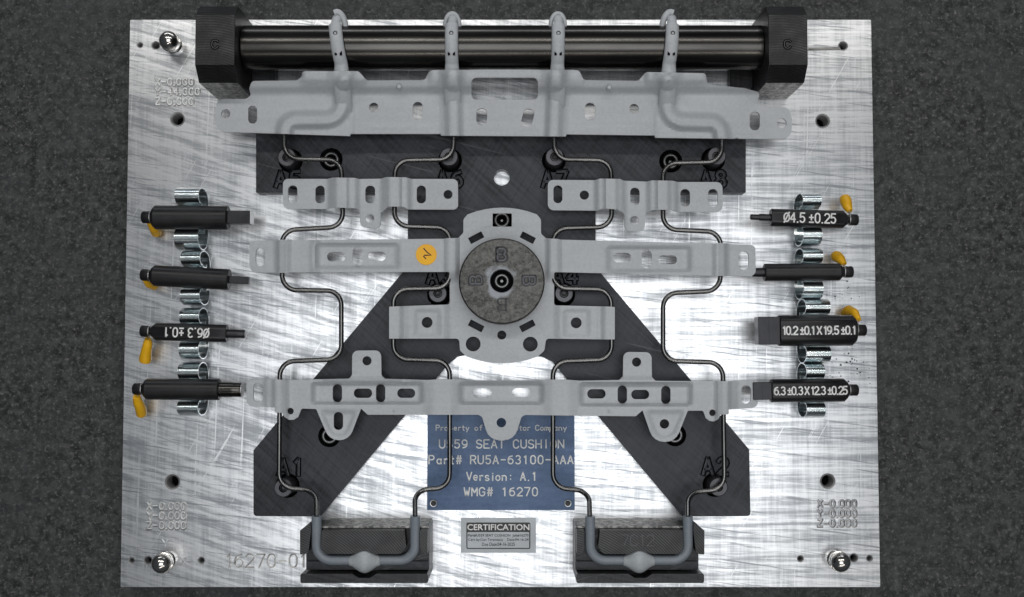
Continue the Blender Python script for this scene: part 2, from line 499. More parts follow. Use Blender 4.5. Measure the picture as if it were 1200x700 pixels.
# milled hatch on the lower blocks: slanting cutter lines
m = NT('hatched_black_steel')
w = m.t.nodes.new('ShaderNodeTexWave'); w.wave_type = 'RINGS'; w.rings_direction = 'Z'
w.inputs['Scale'].default_value = 13; w.inputs['Distortion'].default_value = .6; w.inputs['Detail'].default_value = 3
mp = m.t.nodes.new('ShaderNodeMapping'); mp.inputs['Location'].default_value = (1.2, 1.2, 0)
m.L(m.co, mp.inputs['Vector']); m.L(mp.outputs[0], w.inputs['Vector'])
n1 = m.noise(scale=5, detail=5)
wf = m.math('MULTIPLY', w.outputs['Fac'], m.ramp(n1, .3, .6, .5, 1))
m.set(Base_Color=m.mixc(wf, (.016, .016, .017), (.066, .066, .068)), Roughness=.42, Metallic=.6)
m.bump(w.outputs['Fac'], .18, .5); HATCH = m.m
ARCM = NT('turned_milled_black'); m = ARCM
w = m.t.nodes.new('ShaderNodeTexWave'); w.wave_type = 'RINGS'; w.rings_direction = 'Z'
w.inputs['Scale'].default_value = 11; w.inputs['Distortion'].default_value = 1.0; w.inputs['Detail'].default_value = 3
mp = m.t.nodes.new('ShaderNodeMapping'); mp.inputs['Location'].default_value = (.1, .9, 0)
m.L(m.co, mp.inputs['Vector']); m.L(mp.outputs[0], w.inputs['Vector'])
n1 = m.noise(scale=3, detail=5); n2 = m.noise(scale=26, detail=3)
wf = m.math('MULTIPLY', w.outputs['Fac'], m.ramp(n1, .42, .66, .03, .7))
wf = m.math('ADD', wf, m.math('MULTIPLY', n2, .25))
m.set(Base_Color=m.mixc(wf, (.007, .007, .008), (.080, .081, .085)), Roughness=.40, Metallic=.5)
m.bump(w.outputs['Fac'], .15, .4); ARCM = m.m

m = NT('sawn_grey_face')
a = m.noise(scale=14, detail=6, rough=.75); b = m.noise(scale=2, detail=3)
m.set(Base_Color=m.mixc(m.ramp(a, .4, .62), (.10, .10, .10), (.50, .49, .47)), Roughness=.5, Metallic=.8); m.bump(a, .5); SAWN = m.m
m = NT('dark_ground_rod')
a = m.noise((.3, 26, 26), 0, 3, .6); b = m.noise((.6, 4, 4), 0, 4)
m.set(Base_Color=m.mixc(m.ramp(b, .3, .7), (.042, .040, .038), (.085, .082, .077)), Roughness=m.mixf(a, .16, .32), Metallic=1.0)
m.bump(a, .05, .4); ROD = m.m
m = NT('bench_steel')
a = m.noise((2, 30, 1), 0, 4); b = m.noise(scale=3, detail=5)
m.set(Base_Color=m.mixc(m.ramp(a, .3, .7), (.16, .155, .15), (.45, .44, .42)), Roughness=.38, Metallic=.9)
m.bump(a, .2); RAWSTEEL = m.m

def nylon(name, col, rough=.5, grain=.25):
    m = NT(name); g = m.noise(scale=30, detail=4, rough=.7); b = m.noise(scale=1.5, detail=4); c = m.noise((.5, 14, 1), 0, 3)
    f = m.math('ADD', m.math('MULTIPLY', g, .5), m.math('ADD', m.math('MULTIPLY', b, .3), m.math('MULTIPLY', c, .2)))
    m.set(Base_Color=m.mixc(m.ramp(f, .35, .65), tuple(x*.92 for x in col), tuple(x*1.08 for x in col)), Roughness=rough)
    m.b.inputs['Subsurface Weight'].default_value = .5
    m.b.inputs['Subsurface Radius'].default_value = (1, 1, 1)
    m.b.inputs['Subsurface Scale'].default_value = 3*K
    m.b.inputs['Specular IOR Level'].default_value = .4
    m.bump(g, grain, .5); return m.m
NYLON = nylon('pale_grey_nylon', (.485, .503, .525), .42, grain=.06)
NYLON2 = nylon('blue_grey_sleeve', (.22, .25, .285), .3, .05)
NYLON3 = nylon('pale_sleeve_bulb', (.43, .46, .48), .35, .05)
WIRE = simple('drawn_steel_wire', (.145, .143, .14), .25, 1.0, .2, .03, 12)
ZINC = NT('zinc_plated_spring'); m = ZINC
a = m.noise((1, 10, 10), 0, 3, .6); b = m.noise(scale=4, detail=4)
m.set(Base_Color=m.mixc(m.ramp(b, .35, .65), (.52, .60, .62), (.74, .78, .80)), Roughness=m.mixf(a, .18, .32), Metallic=1.0)
m.bump(a, .04, .4); ZINC = m.m
CHROME = simple('polished_ball_steel', (.62, .60, .57), .2, 1.0, .15)
GAUGE = simple('matt_black_gauge', (.020, .020, .022), .40, .35, .25, .12, 30)
TIPM = simple('ground_gauge_tip', (.038, .038, .042), .35, .7, .25, .1, 30)
YELLOW = simple('yellow_vinyl', (.86, .46, .01), .42, 0, .15, .2, 14)
WHITEINK = simple('white_engraving_fill', (.80, .80, .79), .7, 0, .12)
LETTERALU = simple('engraved_bright_metal', (.82, .83, .84), .42, 1.0, .1, .3, 30)
LETTERDIM = simple('engraved_dull_metal', (.55, .56, .58), .35, 1.0, .2, .3, 30)
ORANGE = simple('orange_paper', (.98, .50, .035), .7, 0, .06)
INK = simple('dark_violet_ink', (.03, .012, .03), .6)
BLACKINK = simple('black_print', (.012, .012, .013), .45)
m = NT('blue_anodised')
a = m.noise(scale=1.2, detail=5); b = m.noise((3, 22, 1), 0, 4); e = m.noise(scale=30, detail=3)
f = m.math('ADD', m.math('MULTIPLY', a, .5), m.math('ADD', m.math('MULTIPLY', b, .25), m.math('MULTIPLY', e, .25)))
m.set(Base_Color=m.mixc(m.ramp(f, .38, .62), (.048, .085, .165), (.082, .130, .225)), Roughness=.45, Metallic=.35)
m.bump(a, .3, 2); BLUE = m.m
FOIL = simple('silver_foil_label', (.36, .38, .40), .45, .5, .06, .15, 20)
m = NT('pitted_disc_steel')
a = m.noise(scale=24, detail=6, rough=.8); b = m.noise(scale=2.2, detail=5); c = m.noise((1, 18, 1), -.4, 4)
f = m.math('ADD', m.math('MULTIPLY', a, .66), m.math('ADD', m.math('MULTIPLY', b, .16), m.math('MULTIPLY', c, .18)))
cc = m.mixc(m.ramp(f, .36, .62), (.028, .028, .026), (.135, .131, .124))
vl = m.t.nodes.new('ShaderNodeVectorMath'); vl.operation = 'LENGTH'; m.L(m.co, vl.inputs[0])
core = m.ramp(m.math('ADD', vl.outputs['Value'], m.math('MULTIPLY', m.math('SUBTRACT', b, .5), .3)), .288, .325, 1, 0)
cc = m.mixc(core, cc, (.24, .25, .27))
m.set(Base_Color=cc, Roughness=.45, Metallic=.7); m.bump(a, .4, .8); DISCM = m.m

# ------------------------------------------------------------------ setting: granite table
vf = ([(-2600, -2400, -36), (2600, -2400, -36), (2600, 2600, -36), (-2600, 2600, -36)], [(0, 1, 2, 3)])
o = mesh('granite_surface', vf, None, GRANITE, org=(0, 0, -36), smooth=None); o['kind'] = 'structure'
tag(o, 'dark speckled granite inspection table under the plate', 'table top')

# ------------------------------------------------------------------ aluminium base plate
X0, X1, Y0, Y1 = -453, 426, -266, 399.4
plate = thing('base_plate', 'scuffed silver aluminium base plate carrying the whole inspection fixture', 'base plate', ((X0+X1)/2, (Y0+Y1)/2, -34))
def wc(px, py, r, n=28):
    p = W(px, py, 0); return circ(p.x, p.y, r, n)
big = [(208, 140, 8.6), (964, 142, 8.6), (202, 565, 9), (970, 564, 9)]
small = [(164, 53, 3.8), (182.5, 53.5, 5.3), (988, 54, 5.8), (154, 657, 4), (173.5, 657, 5.2), (236, 657, 4.2), (938, 655, 4), (1000.5, 654, 5.3), (1019, 654.5, 4)]
holes = [wc(*h) for h in big+small]
mesh('plate_body', solid(roundpoly([(X0, Y0), (X1, Y0), (X1, Y1), (X0, Y1)], 1.5), holes, 0, -34, warp=ident), plate, ALU, bevel=.9, smooth=40)
for (px, py, r) in big:
    p = W(px, py, 0)
    mesh('threaded_bush', lathe([(r-.1, 0.4), (r-1.3, -0.6)]+[(r-(1.2 if i % 2 else 1.9), -1-i*1.5) for i in range(15)], (p.x, p.y, 0)), plate, THREAD)
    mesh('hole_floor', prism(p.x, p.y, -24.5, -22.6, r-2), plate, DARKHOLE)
for (px, py, r) in small:
    p = W(px, py, 0)
    mesh('hole_sleeve', lathe([(r-.1, .3), (r-.9, -.3)]+[(r-(.8 if i % 2 else 1.3), -.6-i*1.2) for i in range(14)], (p.x, p.y, 0), n=20), plate, THREAD)
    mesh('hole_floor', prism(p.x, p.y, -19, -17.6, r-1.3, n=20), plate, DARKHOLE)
def coords(px, py, rows, mat, pitch=8.1):
    for i, t in enumerate(rows):
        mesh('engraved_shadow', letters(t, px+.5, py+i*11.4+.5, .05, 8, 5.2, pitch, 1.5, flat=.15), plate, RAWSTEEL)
        mesh('engraved_lettering', letters(t, px, py+i*11.4, .25, 8, 5.2, pitch, .85, flat=.5), plate, mat)
coords(182, 100, ['X-0.000', 'Y-44.000', 'Z-0.000'], LETTERALU, 7.2)
coords(172, 597, ['X-0.000', 'Y-0.000', 'Z-0.000'], LETTERALU, 7.2)
coords(958, 594, ['X-0.000', 'Y-0.000', 'Z-0.000'], LETTERDIM, 7.2)
mesh('engraved_lettering', letters('Y-', 190, 641, .15, 8, 6, 7.6, .9), plate, LETTERALU)
mesh('engraved_lettering', letters('X-', 212, 662, .15, 8, 6, 7.6, .9), plate, LETTERDIM)
mesh('engraved_lettering', letters('16270-01', 265, 665, .1, 15, 9.5, 12.6, .9, flat=.2), plate, RAWSTEEL)  # dark offset copy paints the shadow of the number's grooves
mesh('engraved_lettering', letters('16270-01', 264.2, 665.8, .05, 15, 9.5, 12.6, .8, flat=.2), plate, LETTERALU)

a_ = W(947, 57.5, 0); b_ = W(985, 57, 0)
gv = [(a_.lerp(b_, k/44)+Vector((0, 0, .2)), 2.3 if k % 2 else 1.5) for k in range(45)]
mesh('threaded_groove', tube([g[0] for g in gv], lambda i, p: gv[i][1], 8, True, .35), plate, RAWSTEEL)
rs = random.Random(5); sp = []
for k in range(55):
    cx_, cy_ = (rs.choice([(985, 330), (990, 345), (986, 417), (992, 440), (1000, 430), (985, 425)]))
    p = W(cx_+rs.gauss(0, 11), cy_+rs.gauss(0, 9), 0); r_ = rs.choice([.5, .6, .8, 1.2])
    sp.append(([(p.x+r_*math.cos(t)*rs.uniform(.7, 1.3), p.y+r_*math.sin(t)*rs.uniform(.7, 1.3), .12+.004*k) for t in [2*PI*j/7 for j in range(7)]], [tuple(range(7))]))
gs = mesh('grease_specks', merge(*sp), plate, SCREW, smooth=None); gs['kind'] = 'stuff'
# ball topped pins
def ball_pin(px, py, zc, label):
    c = W(px, py, zc)
    t = thing('ball_pin', label, 'locating pin', (c.x, c.y, 0), 'ball topped tooling pins at the plate corners')
    mesh('shank', lathe([(10, 0), (10, 5), (9, 6), (8.6, 7), (8.6, zc-6)], (c.x, c.y, 0.05), n=36), t, CHROME)
    prof = [(11.2*math.sin(PI*k/20), zc-11.2*math.cos(PI*k/20)) for k in range(1, 20)]
    mesh('ball', lathe([(0, zc-11.2)]+prof+[(0, zc+11.2)], (c.x, c.y, 0), n=40), t, CHROME, smooth=80)
    mesh('collar', lathe([(9, zc-7), (11.3, zc-7), (11.5, zc-4.5), (10.4, zc-4)], (c.x, c.y, 0), n=36), t, CHROME)
ball_pin(198, 48, 23, 'polished ball pin near the corner beside the engraved Y-44.000 coordinates')
ball_pin(189.5, 660.5, 25, 'polished ball pin beside the engraved number 16270-01')
ball_pin(985, 659, 25, 'polished ball pin below the faint zero coordinates, right of the lower blocks')

# ------------------------------------------------------------------ black X shaped riser
ZS = 18
def wp(pts, z):  # plan points -> layout 2D
    return [(*W(p[0], p[1], z)[:2],)+tuple(p[2:]) for p in pts]
spo = [(300, 151, 1), (874, 151, 1), (874, 226, 1), (716, 226, 4), (698, 243, 6), (698, 313, 3), (878, 527, 2), (879.5, 605, 4), (800, 605.5, 2),
       (648, 424.5, 0)] + [(x, 433-19.5*math.cos(math.asin(min(1, abs(x-585)/76)))*1.0, 0) for x in (636, 622, 606, 585, 564, 548, 536)] + \
      [(523, 429, 0), (375, 605.5, 2), (297, 605, 4), (297, 528, 2), (478, 312, 3), (478, 243, 6), (462, 226, 4), (300, 226, 1)]
riser = thing('riser_plate', 'black oxide X shaped steel riser with posts engraved A1 to A8', 'fixture plate', (W(588, 330).x, W(588, 330).y, 0))
posts = [(332, 572, 'A1', 326, 557, 0), (842, 571, 'A2', 824, 556, 0), (513, 344, 'A3', 501, 332, 0), (661, 344, 'A4', 648, 332, 0),
         (336, 184.5, 'A5', 323, 219, 0), (526, 184, 'A6', 513, 219, 0), (650, 184, 'A7', 636, 219, 0), (840, 183, 'A8', 822, 219, 0)]
screws = [(388, 187, 13.5), (786, 189, 13.5), (386, 511, 13), (791, 510, 13), (588, 258, 13)]
ho = []
for (px, py, r) in screws:
    p = W(px, py, ZS); ho.append(circ(p.x, p.y, r))
for (px, py, t, a, b, q) in posts:
    p = W(px, py, 42); ho.append(circ(p.x, p.y, 14))
dp = W(588, 208, ZS); ho.append(circ(dp.x, dp.y, 9.5))
sp2 = roundpoly(wp(spo, ZS), 2)
mesh('riser_body', solid(sp2, ho, ZS, .3, warp=ident), riser, BLACKOX, bevel=.7, smooth=40)
def cap_screw(px, py, z, parent, r=9.6, ring=True, nm='cap_screw'):
    p = W(px, py, z)
    s = mesh(nm, lathe([(r, z-13), (r, z-1), (r-1, z), (r*.62, z), (r*.58, z-.6)], (p.x, p.y, 0)), parent, SCREW)
    mesh('hex_socket', lathe([(r*.58, z-.6), (r*.50, z-1.2), (r*.48, z-6), (0, z-6.5)], (p.x, p.y, 0), n=6, a0=.3), s, DARKHOLE)
    if ring: mesh('worn_rim', lathe([(r*.82, z+.1), (r*.77, z+.2), (r*.71, z+.1)], (p.x, p.y, 0)), s, RIM_GLINT)
for (px, py, r) in screws:
    p = W(px, py, ZS)
    mesh('counterbore_floor', prism(p.x, p.y, .5, 2, r-.1), riser, DARKHOLE)
    cap_screw(px, py, 13, riser)
    q = W(px, py, 13)
    mesh('socket_glint', prism(q.x, q.y, 7.2, 7.6, 1.4, n=14), riser, RIM_GLINT)
for (px, py, t, a, b, q) in posts:
    p = W(px, py, 42)
    mesh('counterbore_floor', prism(p.x, p.y, .5, 2, 13.9), riser, DARKHOLE)
    ps = mesh('rest_post', lathe([(10.5, 1.6), (10.5, 41), (9.6, 42), (5.2, 42), (5.0, 41.5), (5.0, 38)], (p.x, p.y, 0)), riser, POSTTOP)
    mesh('post_bolt', lathe([(4.9, 38), (4.4, 40.4), (3.1, 40.6), (2.4, 38), (0, 37.8)], (p.x, p.y, 0), n=18), ps, SCREW)
    mesh('engraved_outline', letters(t, a, b, ZS+.15, 18, 11, 17, 3.3, narrow=False, flat=.1), riser, DARKHOLE)
    mesh('engraved_centre', letters(t, a, b, ZS+.45, 18, 11, 17, 1.6, narrow=False, flat=.15), riser, BLACKOX)

# hollow dowel showing the plate at the top centre needs nothing: the plate is seen through the bore

# ------------------------------------------------------------------ end blocks and steel rod
def end_block(xa, xb, foot_x, label, letx):
    y0, y1 = 304.5, 390
    t = thing('end_block', label, 'block', ((xa+xb)/2, 347, 0), 'chamfered blocks holding the steel rod')
    prof = [(y0, 0), (y0, 80), (y0+16, 97), (y1-14, 97), (y1, 82), (y1, 0)]
    n = len(prof)
    V = [(xa, y, z+.3) for y, z in prof]+[(xb, y, z+.3) for y, z in prof]
    Fc = [tuple(range(n))[::-1], tuple(range(n, 2*n))]+[(i, (i+1) % n, (i+1) % n+n, i+n) for i in range(n)]
    mesh('block_body', (V, Fc), t, ARCM, bevel=.8)
    f0, f1 = sorted((xb if foot_x > xb else xa, foot_x))
    mesh('front_face', box(xa+.8, xb-.8, y0-.5, y0-.05, .4, 79.3), t, SAWN)
    if foot_x > xb: f0 += .3
    else: f1 -= .3
    mesh('block_foot', box(f0, f1, y0+10, y1-6, .3, 16), t, BLOCKM, bevel=.8)
    p = W(letx, 52, 97)
    mesh('engraved_letter', letters('C', letx, 52, 97.5, 9, 7, 8, 1.5, align='c'), t, DARKHOLE)
    mesh('letter_groove', letters('C', letx, 52, 97.8, 9, 7, 8, .6, align='c'), t, POSTTOP)
end_block(-348.5, -304.8, -277, 'black chamfered end block marked C, beside the ball pin', 252)
end_block(282, 325.2, 255, 'black chamfered end block marked C, beside the plain corner hole', 923)
yc = W(588, 56, 55).y
rod = mesh('steel_rod', lathe([(0, -304), (24, -304), (25, -303), (25, 281), (24, 281.9), (0, 281.9)], (0, yc, 54), ax='x', n=72), None, ROD, org=(-11, yc, 29), smooth=40)
tag(rod, 'thick dark ground steel rod spanning the two C blocks', 'rod')

# ------------------------------------------------------------------ lower cradle blocks
ZB = 78
def cradle(mir, label, blank):
    """plan coordinates of the left block; the right one is mirrored about x=588.5"""
    X = (lambda x: 1177-x) if mir else (lambda x: x)
    def T(pts): return roundpoly([(*W(X(p[0]), p[1], ZB)[:2],)+tuple(p[2:]) for p in pts], 2)
    c = W(X(427), 650, 0)
    t = thing('cradle_block', label, 'block', (c.x, c.y, 0), 'black cradle blocks at the lower plate edge')
    x0, x1 = 355, 501.5
    mesh('block_body', solid(T([(x0, 621.5, 1), (x1, 621.5, 1), (x1, 672, 1), (x0, 672, 1)]), [], 58, .3, warp=ident), t, BLOCKM, bevel=.7)
    mesh('front_rail', solid(T([(351.5, 673, 2), (412, 673, 3), (420, 678, 5), (433, 678, 5), (441, 673, 3), (501.5, 673, 2), (501.5, 684, 2), (351.5, 684, 2)]), [], ZB-2, .3, warp=ident), t, BLOCKM, bevel=.7)
    mesh('back_face', solid(T([(374, 619, 1), (500.5, 619, 1), (501.2, 621.2, 0), (374, 621.2, 0)]), [], 64, .3, warp=ident), t, SAWN, bevel=.5)
    mesh('centre_pad', solid(T([(377, 621.6, 1), (474, 621.6, 1), (476, 641, 6), (470, 649.5, 5), (440, 649.5, 5), (430, 646, 6), (422, 646, 6), (412, 649.5, 5), (382, 649.5, 5), (376, 644, 6)]), [], ZB, 58.4, warp=ident), t, HATCH, bevel=.6)
    mesh('side_pad', solid(T([(364, 612, 1), (364.5, 622, 1), (361, 649.5, 5), (351.5, 650, 1), (351.5, 622, 1)]), [], ZB, .4, warp=ident), t, HATCH, bevel=.6)
    mesh('side_pad', solid(T([(492, 621.6, 1), (501.2, 621.6, 1), (501, 649.5, 1), (496, 649.5, 3), (492, 643, 2)]), [], ZB, 58.4, warp=ident), t, HATCH, bevel=.6)
    mesh('floor_rail', solid(T([(356, 661, 1), (410, 661, 3), (420, 667, 4), (435, 667, 4), (443, 661, 3), (501, 661, 1), (501, 668, 1), (443, 668, 3), (435, 672, 3), (420, 672, 3), (410, 668, 3), (356, 668, 1)]), [], 63, 58.4, warp=ident), t, BLACKOX, bevel=.6)
    return t
cradle(False, 'black grooved cradle block next to the engraved number 16270-01', 0)
cb = cradle(True, 'black grooved cradle block with faint scribed marks, right of the certification label', 1)
mesh('scribed_mark', letters('7C12', 728, 640, ZB+.05, 12, 8, 10, .3, flat=.2), cb, POSTTOP)

# ------------------------------------------------------------------ overmoulded wire mat
mat_t = thing('seat_spring_mat', 'grey moulded seat suspension mat with four bent steel wires lying on the fixture', 'spring mat', (W(588, 330).x, W(588, 330).y, 45))
ZW = 50
Ws = [
 [(333, 148), (333, 186), (400, 187.5), (402, 266), (330, 270), (331, 340), (400, 341), (400, 421), (328, 424), (327, 571.5), (371, 575), (371, 606)],
 [(532, 148), (531, 187), (463, 188), (462, 265), (528, 267), (527, 338), (461, 339), (461, 421), (527, 423), (527, 572), (486, 574), (486.5, 606)],
 [(649, 148), (650, 187), (716, 188), (717, 266), (648, 268), (648, 338), (716, 339.5), (717, 421.5), (648, 424), (648, 572), (690.5, 575), (691, 606)],
 [(846, 152), (846, 190), (777, 191.5), (777, 269), (845, 272), (844, 341), (777, 344), (777, 423), (847, 425), (849, 574), (806, 577), (806, 606)]]
for w in Ws:
    P = [W(x, y, ZW if y < 590 else ZB-4) for x, y in w]
    mesh('bent_wire', tube(fillet(P, 16, 9), 2.75, 12), mat_t, WIRE, smooth=80)
# end sleeves joining wire pairs
for xa, xb, xm in ((371, 486.5, 427.5), (691.5, 806, 748.5)):
    P = [W(xa, 605, ZB-4), W(xa, 656.5, ZB-8), W(xb, 656.5, ZB-8), W(xb, 605, ZB-4)]
    mesh('end_sleeve', tube(fillet(P, 17, 12), 5.5, 16), mat_t, NYLON2, smooth=50, bevel=None)
    c = W(xm, 657, ZB-8)
    prof = []
    for k in range(-10, 11):
        u = k/10; prof.append((5.6+8.0*(0.5+0.5*math.cos(PI*u))**.85, u*17))
    mesh('sleeve_bulb', lathe([(0, -17)]+prof+[(0, 17)], tuple(c), ax='x', n=32), mat_t, NYLON3, smooth=80)
    mesh('gate_mark', lathe([(2.2, 13.4), (2.2, 14.0), (1.2, 14.1), (1.0, 13.6), (0, 13.6)], (c.x, c.y, c.z), n=16), mat_t, NYLON3)

def ss(a, b, x):
    t = max(0, min(1, (x-a)/(b-a))); return t*t*(3-2*t)
def band(x, a, b, w=3):
    w *= 1.35
    return ss(a-w/2, a+w/2, x)*(1-ss(b-w/2, b+w/2, x))
def seg_dist(p, pl):
    d = 1e9
    for i in range(len(pl)-1):
        ax, ay = pl[i]; bx, by = pl[i+1]; vx, vy = bx-ax, by-ay
        t = max(0, min(1, ((p[0]-ax)*vx+(p[1]-ay)*vy)/(vx*vx+vy*vy)))
        d = min(d, math.hypot(p[0]-ax-t*vx, p[1]-ay-t*vy))
    return d
def f2(pl, r): return [tuple(v[:2]) for v in fillet([(x, y, 0) for x, y in pl], r, 6)]
BT = 3.2
def solid_thin(outline, holes, f, t, step):
    vo_f = {}
    def bot(x, y): return f(x, y)-t
    return solid(outline, holes, f, bot, step)
def bracket(name, outline, holes, f, step=2.1, t=BT):
    return mesh(name, solid_thin(outline, holes, f, t, step), mat_t, NYLON, bevel=.8, smooth=50)

Z0 = 49
# top bracket
o1 = [(254, 116, 9), (288, 116, 5), (294, 112, 3), (292, 104, 4), (295, 95, 5), (348, 94.5, 5), (353.5, 90, 4), (354, 83.5, 4), (420, 83.5, 5), (430, 94.5, 5), (498, 94, 5), (503, 83, 5),
      (512, 82, 3), (672, 82, 3), (679, 83, 4), (684, 94, 5), (748, 95, 5), (757, 84.5, 5), (827, 86, 4), (829, 99, 5), (872, 103.5, 5), (889, 108, 6), (890, 112, 3), (888, 118, 4), (895, 125, 6), (924, 126, 8),
      (928.5, 140, 8), (927, 163, 11), (841, 162.5, 2), (768, 161.5, 1), (767, 158.8, .5), (664, 157.5, .5), (663, 160, 1), (517, 159, 1), (516, 157, .5), (411, 157, .5), (410, 159.5, 1), (256, 154.5, 10), (251.5, 140, 8)]
h1 = [circ(264.5, 133.5, 5.4), slot(296, 134.5, 10.5, 21), circ(438, 126, 5.6), slot(489.5, 130, 11.5, 21), rrect(591.5, 104, 78, 26, 6), slot(564.5, 137, 12.5, 20), slot(618.5, 138, 13, 21, .25),
      slot(691.5, 131, 12, 21), circ(743, 127.5, 5.6), slot(884.5, 142, 12, 22), circ(916, 144.5, 5.8)]
rA = f2([(333, 164), (335, 141), (400, 140), (403, 96)], 18)
rD = f2([(847, 166), (843, 144), (782, 142.5), (783, 96)], 18)
rB = [(532, 166), (530.5, 88)]; rC = [(648.5, 166), (652, 88)]
def f_top(x, y):
    sec = band(x, 354, 429, 6)+band(x, 503, 683, 6)+band(x, 757, 828, 6)
    z = Z0 + 12*ss(113, 99, y) + 7*sec*ss(108, 85, y)
    for xh in (401, 530.5, 651, 783):
        z += 5*(1-ss(7, 19, abs(x-xh)))*ss(122, 96, y)
    dd = 3.0*ss(100, 93, y)*(1 if not (500 < x < 682) else .3)
    z += dd
    d = min(seg_dist((x, y), rA), seg_dist((x, y), rD), seg_dist((x, y), rB), seg_dist((x, y), rC))
    z += 10*(1-ss(3.2, 12.5, d))
    z += 1.8*band(x, 517, 664, 3)
    z -= 1.6*math.exp(-((x-412)/2.2)**2)*ss(115, 125, y)+1.6*math.exp(-((x-767)/2.2)**2)*ss(115, 125, y)
    z += 1.2*math.exp(-((y-149)/1.5)**2)*(band(x, 430, 500, 8)+band(x, 690, 755, 8))
    return z
bracket('hooked_bracket', roundpoly(o1, 4, 4), h1, f_top, 2.1)
# ribs hooked over the rod
ribs = [(401, 391.5, -5.5), (530, 529, 0.5), (653, 654.5, 1), (783, 789, 5)]
for xb, xt, lean in ribs:
    b = W(xb, 100, 64); pts = []
    xs_t = W(xt, 40, 84).x
    pts.append(Vector((b.x, b.y-24, 46)))
    pts.append(Vector((b.x, b.y-12, 57)))
    pts.append(Vector((b.x, b.y+1, 66)))
    for a in (-50, -38, -25, -10, 5, 18, 30, 40):
        y = yc+math.sin(math.radians(a))*29.5; z = 54+math.cos(math.radians(a))*29.5
        u = (a+50)/90
        pts.append(Vector((b.x+(xs_t-b.x)*u, y, z)))
    rb = mesh('hook_rib', tube(fillet(pts, 9, 5), lambda i, p: 7.4+2.2*ss(yc-20, yc-44, p.y), 18, flat=.72), mat_t, NYLON, smooth=60)
    e = pts[-1]
    tip = [Vector((e.x, e.y-4, e.z)), Vector((e.x+.3, e.y+6, e.z-4)), Vector((e.x+.6, e.y+12, e.z-10)), Vector((e.x+1, e.y+15, e.z-20))]
    mesh('hook_tip', tube(fillet(tip, 5, 4), 5.4, 14, flat=.8), rb, NYLON, smooth=60)
    sg = 1 if xt < 588 else -1
    mid = abs(xt-588) < 100
    if mid:
        w1 = [Vector((e.x+k[0], e.y+k[1], e.z+k[2])) for k in ((-8, -4, -13), (-8, 8, -9), (-4.5, 15, -8), (0, 17, -8), (4.5, 15, -8), (8, 8, -9), (8, -4, -13))]
        mesh('hook_flange', tube(fillet(w1, 5, 4), 2.4, 10), rb, NYLON, smooth=60)
    w2 = [Vector((e.x+k[0]*sg*.85, e.y+k[1], e.z+k[2])) for k in ((-3, 17, -8), (2, 18.5, -8), (8, 14, -9), (11, 6, -11), (11.5, -2, -14))]
    if not mid: mesh('hook_flange', tube(fillet(w2, 4, 4), 3.6, 10), rb, NYLON, smooth=60)
    # small sprue holes
    def on(a, du):
        y = yc+math.sin(math.radians(a))*29.5; z = 54+math.cos(math.radians(a))*29.5; u = (a+50)/90
        return Vector((b.x+(xs_t-b.x)*u+du, y, z+5.2))
    p = on(15, 0)
    mesh('sprue_ring', lathe([(2.5, p.z+.1), (2.3, p.z+.4), (1.6, p.z+.4), (1.4, p.z)], (p.x, p.y, 0), n=16), rb, SCREW)
    for du in (-2.7, 2.9):
        p = on(-29, du)
        V, Fc = box(p.x-1.3, p.x+1.3, p.y-2.3, p.y+2.3, p.z-1.2, p.z-.4+.7)
        mesh('vent_slot', (V, Fc), rb, DARKHOLE, smooth=None)
for px, py in ((467.5, 101.5), (714, 102.5)):
    c = W(px, py, 66)
    mesh('gate_pip', lathe([(3, 57), (3, 65), (2, 67), (0, 67.4)], (c.x, c.y, 0), n=16), mat_t, NYLON, smooth=50)

# second row clips
def ridge(x, a, b, c): return 8*band(x, a, b, 6)+5*band(x, c-7.5, c+7.5, 3.4)
def f_r2l(x, y): return Z0-1+ridge(x, 387, 419, 400)+ridge(x, 449, 480, 462)
o2 = [(331.5, 209.8, 6), (384, 209.8, 0), (390, 208.2, 0), (416, 208.6, 0), (421, 210, 0), (447, 209.5, 0), (453, 207.6, 0), (476, 208, 0), (482, 209.8, 0), (536.5, 210, 6), (537, 245.8, 6), (478, 245.6, 4),
      (473, 242.5, 3), (455, 242, 5), (446, 249, 3), (446.5, 268, 6), (421.8, 266, 6), (421.5, 247, 2), (417, 244, 2), (390, 243.3, 0), (385, 245, 0), (331.5, 245, 7)]
h2 = [slot(343, 227.8, 11, 21), slot(375, 228, 11, 21), slot(433.8, 228, 11.5, 21), slot(493.7, 228, 10.8, 21), circ(525, 228, 5.3), circ(433.5, 256, 5)]
bracket('short_bracket', roundpoly(o2, 4, 4), h2, f_r2l)
def f_r2r(x, y): return Z0-1+ridge(x, 699, 731, 716)+ridge(x, 760, 793, 777)
o3 = [(642, 211, 6), (697, 211.3, 0), (703, 209.5, 0), (726, 209.8, 0), (732, 212, 0), (758, 213, 0), (764, 211.5, 0), (788, 212, 0), (795, 213.5, 0), (846.5, 213.5, 7), (847, 248.5, 7), (793, 248.5, 3), (788, 246, 3), (765, 246, 3),
      (756.5, 250, 4), (755.5, 271, 6), (732, 271, 6), (731.5, 250, 3), (724, 245.5, 3), (706, 244.5, 4), (700, 247, 2), (642, 246.5, 7)]
h3 = [slot(653.8, 227.8, 10.5, 21), circ(684.8, 228.8, 5.4), slot(744, 230.5, 11, 21), slot(803, 232, 11.3, 21), slot(835.5, 232, 11.3, 21), circ(743.5, 258.5, 5.2)]
bracket('short_bracket', roundpoly(o3, 4, 4), h3, f_r2r)

